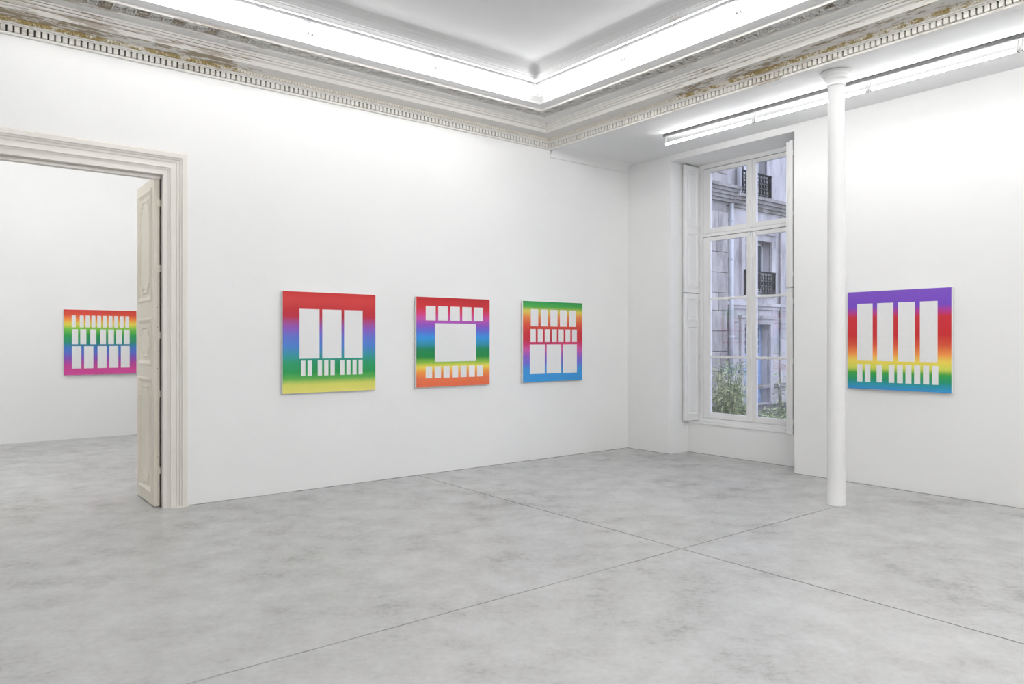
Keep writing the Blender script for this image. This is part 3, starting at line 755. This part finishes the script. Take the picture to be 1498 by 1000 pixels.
# windows
def farwindow(a, b, z0, z1, y0=YP+.28):
    bm = bmesh.new(); m_ = (a+b)/2
    for (p, q) in ((a,m_),(m_,b)):
        box(bm,(p,y0,z0),(p+.08,y0+.06,z1)); box(bm,(q-.08,y0,z0),(q,y0+.06,z1)); box(bm,(p,y0,z1-.1),(q,y0+.06,z1)); box(bm,(p,y0,z0),(q,y0+.06,z0+.3)); box(bm,(p,y0,z0+(z1-z0)*.45),(q,y0+.06,z0+(z1-z0)*.45+.05))
    w = obj('window', bm, M['pipe'], bld)
    for (p, q) in ((a,m_),(m_,b)): boxo('pane', (p+.08,y0+.03,z0+.3),(q-.08,y0+.036,z1-.1), M['darkglass'], w)
farwindow(wL, wR, wB, wT); farwindow(uL, uR, uB, uT)
# surrounds
def surround(a, b, z0, z1, w=.28, pr=.10, nm='surround'):
    bm = bmesh.new(); box(bm,(a-w,YP-pr,z0),(a,YP+.02,z1+w)); box(bm,(b,YP-pr,z0),(b+w,YP+.02,z1+w)); box(bm,(a,YP-pr,z1),(b,YP+.02,z1+w))
    box(bm,(a-w-.04,YP-pr-.06,z1+w),(b+w+.04,YP+.02,z1+w+.1)); obj(nm, bm, M['facade'], bld)
surround(dL,dR,doorB,doorT,.2); surround(wL,wR,wB,wT,.22); surround(uL,uR,uB,uT,.18,.06)
# balcony railings
def railing(a, b, z0, z1):
    y0 = YP-.16; bm = bmesh.new()
    box(bm,(a-.1,y0-.03,z1-.05),(b+.1,y0+.03,z1)); box(bm,(a-.1,y0-.02,z0+.08),(b+.1,y0+.02,z0+.12))
    for e in (a-.1,b+.06): box(bm,(e,y0,z0),(e+.04,YP,z1))
    r = obj('balcony_railing', bm, M['iron'], bld)
    n = 11; bm = bmesh.new()
    for i in range(n+1):
        xx = a-.1+(b-a+.2)*i/n; cyl(bm,(xx,y0,z0+.1),(xx,y0,z1-.03),.014,n=6)
        if i < n:
            xm = xx+(b-a+.2)/n/2; h = z1-z0
            for zc_, rr in ((z0+h*.3,.07),(z0+h*.52,.05),(z0+h*.74,.07)):
                for s in range(8):
                    t0, t1 = s*math.pi/4, (s+1)*math.pi/4
                    cyl(bm,(xm+rr*math.cos(t0),y0,zc_+rr*1.3*math.sin(t0)),(xm+rr*math.cos(t1),y0,zc_+rr*1.3*math.sin(t1)),.012,n=4)
    obj('scrollwork', bm, M['iron'], r)
railing(wL,wR,wB,px(1105,397)[2]); railing(uL-.1,uR,px(1100,291)[2],px(1100,254)[2])
# moulded courses
def course(zt_, h, pr, x0=14, x1=36, steps=3, mat='cornice_stone', y=YP):
    bm = bmesh.new()
    for i in range(steps):
        f = 1-i/steps; box(bm,(x0,y-pr*f,zt_-h*(i+1)/steps),(x1,y+.02,zt_-h*i/steps))
    obj('moulded_course', bm, M[mat], bld)
course(px(1100,290.5)[2], .42, .40, steps=4); course(px(1100,443)[2], .22, .14, steps=2, mat='facade'); course(ZG+.7, .12, .08, steps=1)
# quoined stone pier at the left, single blocks
PX1 = px(1065,400,YP-.4)[0]; PXL = PX1-2.6
zc1 = px(1055,276,YP-.4)[2]
z = ZG; i = 0; rnd = random.Random(5)
boxo('pier_core', (PXL,YP-.36,ZG),(PX1-.03,YP+.02,14), M['cornice_stone'], bld)
while z < 10.5:
    h = .66 if i % 5 else .58
    off = [0,.45,.2,.7][i%4]; xx = PXL-off
    while xx < PX1-.05:
        wdt = rnd.choice((.85,1.0,.7)); a = max(xx,PXL); b = min(xx+wdt,PX1)
        if b-a > .05 and not (zc1-.5 < z+h/2 < zc1+.1):
            bm = bmesh.new(); box(bm,(a+.008,YP-.40-rnd.uniform(0,.012),z+.008),(b-.008,YP-.35,z+h-.008),0,.012); obj('stone_block', bm, M['stone'], bld)
        xx += wdt
    z += h; i += 1
course(zc1+.08, .48, .40, PXL-.2, PX1+.22, 5, y=YP-.4)
# ashlar blocks of the facade beside the door, shallow relief
z = ZG+.7; i = 0
while z < px(1100,449)[2]-.3:
    for (a, b) in ((PX1, dL-.26), (dR+.22, 26.5)):
        xx = a-[0,.5][i%2]
        while xx < b:
            a_, b_ = max(xx,a), min(xx+1.1,b)
            if b_-a_ > .1:
                bm = bmesh.new(); box(bm,(a_+.007,YP-.03,z+.007),(b_-.007,YP+.01,z+.533),0,.008); obj('stone_block', bm, M['facade'], bld)
            xx += 1.1
    z += .54; i += 1
# downpipe
dpx = px(1070,450,YP-.15)[0]
dp = None
bm = bmesh.new(); cyl(bm,(dpx,YP-.14,ZG+.1),(dpx,YP-.14,px(1068,292)[2]),.085,n=14); cyl(bm,(dpx,YP-.14,px(1068,292)[2]),(dpx,YP-.45,px(1068,284)[2]),.085,n=14); cyl(bm,(dpx,YP-.45,px(1068,284)[2]),(dpx,YP-.45,12),.085,n=14)
dp = obj('downpipe', bm, M['pipe'], bld, smooth=True); dp['label'] = 'pale vertical downpipe'
bm = bmesh.new()
for k in range(5): cyl(bm,(dpx,YP-.14,.3+k*1.3),(dpx,YP-.14,.38+k*1.3),.10,n=14)
obj('pipe_collar', bm, M['pipe'], dp)
p2 = px(1139,400)[0]; bm = bmesh.new(); cyl(bm,(p2,YP-.06,ZG),(p2,YP-.06,px(1139,318)[2]),.035,n=10); obj('thin_pipe', bm, M['cornice_stone'], bld)
# other sides of the courtyard
def plain_building(name, a, b, label):
    bm = bmesh.new(); box(bm, a, b); o = obj(name, bm, M['facade']); tag(o, label, 'building')
    return o

# bamboo
def bamboo(cx_, cy_, ztop, spread, nst, seed, label, leaves=26, lean=.25, ls=1.0):
    rnd = random.Random(seed)
    root = empty('bamboo_plant', (cx_,cy_,ZG)); tag(root, label, 'plant')
    bs = bmesh.new(); bl = bmesh.new()
    for s in range(nst):
        a = rnd.uniform(0,2*math.pi); r = rnd.uniform(0,spread)
        p = Vector((cx_+r*math.cos(a)*.6, cy_+r*math.sin(a)*.6, ZG)); H = (ztop-ZG)*rnd.uniform(.62,1.0)
        dirx = Vector((math.cos(a),math.sin(a),0))*rnd.uniform(.3,1)*lean
        pts = [p+Vector((0,0,H*t))+dirx*(t**2.2)*H*.8-Vector((0,0,.12*H*t**4)) for t in [i/7 for i in range(8)]]
        for q0,q1 in zip(pts,pts[1:]): cyl(bs,q0,q1,.006,.005,n=5,caps=False)
        for L_ in range(leaves*2):
            t = rnd.uniform(.3,1); k = min(int(t*7),6); base = pts[k].lerp(pts[k+1], t*7-k)
            az = rnd.uniform(0,2*math.pi); ln = rnd.uniform(.10,.22)*ls; w = ln*.055
            o1 = Vector((math.cos(az),math.sin(az),rnd.uniform(-.2,.7))).normalized(); sd = Vector((-math.sin(az),math.cos(az),rnd.uniform(-.4,.4))).normalized()
            dr = rnd.uniform(.15,.55)
            c = [base+o1*.03, base+o1*(ln*.4)-Vector((0,0,dr*ln*.12)), base+o1*(ln*.75)-Vector((0,0,dr*ln*.5)), base+o1*ln-Vector((0,0,dr*ln*1.0))]
            v0 = bl.verts.new(c[0]); va = bl.verts.new(c[1]+sd*w); vb = bl.verts.new(c[1]-sd*w); vc = bl.verts.new(c[2]+sd*w*.8); vd = bl.verts.new(c[2]-sd*w*.8); ve = bl.verts.new(c[3])
            bl.faces.new((v0,va,vb)); bl.faces.new((va,vc,vd,vb)); bl.faces.new((vc,ve,vd))
    obj('stems', bs, M['stem'], root)
    o = obj('leaves', bl, M['leaf'], root); o['kind'] = 'stuff'
def at(u, t):
    a = (u-749)/F_PX; fx, fy = math.cos(ang), math.sin(ang); return ((fx+a*fy)*t, (fy-a*fx)*t)
b1 = at(1058, 12.2); bamboo(b1[0], b1[1], 1.48, .45, 30, 1, 'tall pale green bamboo behind the left window panes', 48, .16)
b2 = at(1086, 13.6); bamboo(b2[0], b2[1], .95, .30, 18, 2, 'shorter bamboo clump right of the tall one outside the window', 40, .16)
b3 = at(1128, 12.4); bamboo(b3[0], b3[1], .52, .5, 26, 4, 'low arching bamboo outside the right lower pane', 36)
b5 = at(1148, 15.0); bamboo(b5[0], b5[1], 1.32, .15, 4, 9, 'thin single sprig of bamboo at the right window edge', 30, .1)
# low dark shrub band behind
def shrub(x_, y_, r, zt_, seed, label):
    rnd = random.Random(seed); bl = bmesh.new()
    for i in range(1500):
        a = rnd.uniform(0,2*math.pi); rr = r*math.sqrt(rnd.random()); zz = ZG+(zt_-ZG)*rnd.random()**.6*(1-(rr/r)**2*.5)
        p = Vector((x_+rr*math.cos(a), y_+rr*math.sin(a), zz)); d = Vector((rnd.uniform(-1,1),rnd.uniform(-1,1),rnd.uniform(-.5,1))).normalized()*.07; e = d.orthogonal().normalized()*.025
        bl.faces.new([bl.verts.new(q) for q in (p,p+d*.5+e,p+d,p+d*.5-e)])
    root = obj('shrub', bl, M['hedge'], origin=(x_,y_,ZG)); tag(root, label, 'shrub')
    bs = bmesh.new()
    for i in range(14):
        a = rnd.uniform(0,2*math.pi); cyl(bs,(x_,y_,ZG),(x_+r*.7*math.cos(a),y_+r*.7*math.sin(a),zt_-.2),.008,n=5,caps=False)
    obj('stems', bs, M['stem'], root)
s1 = at(1140, 14.2); shrub(s1[0], s1[1], .45, .25, 11, 'dark leafy shrub behind the low bamboo at the right')
s2 = at(1060, 14.5); shrub(s2[0], s2[1], .42, .15, 12, 'dark leafy shrub behind the tall bamboo clumps')
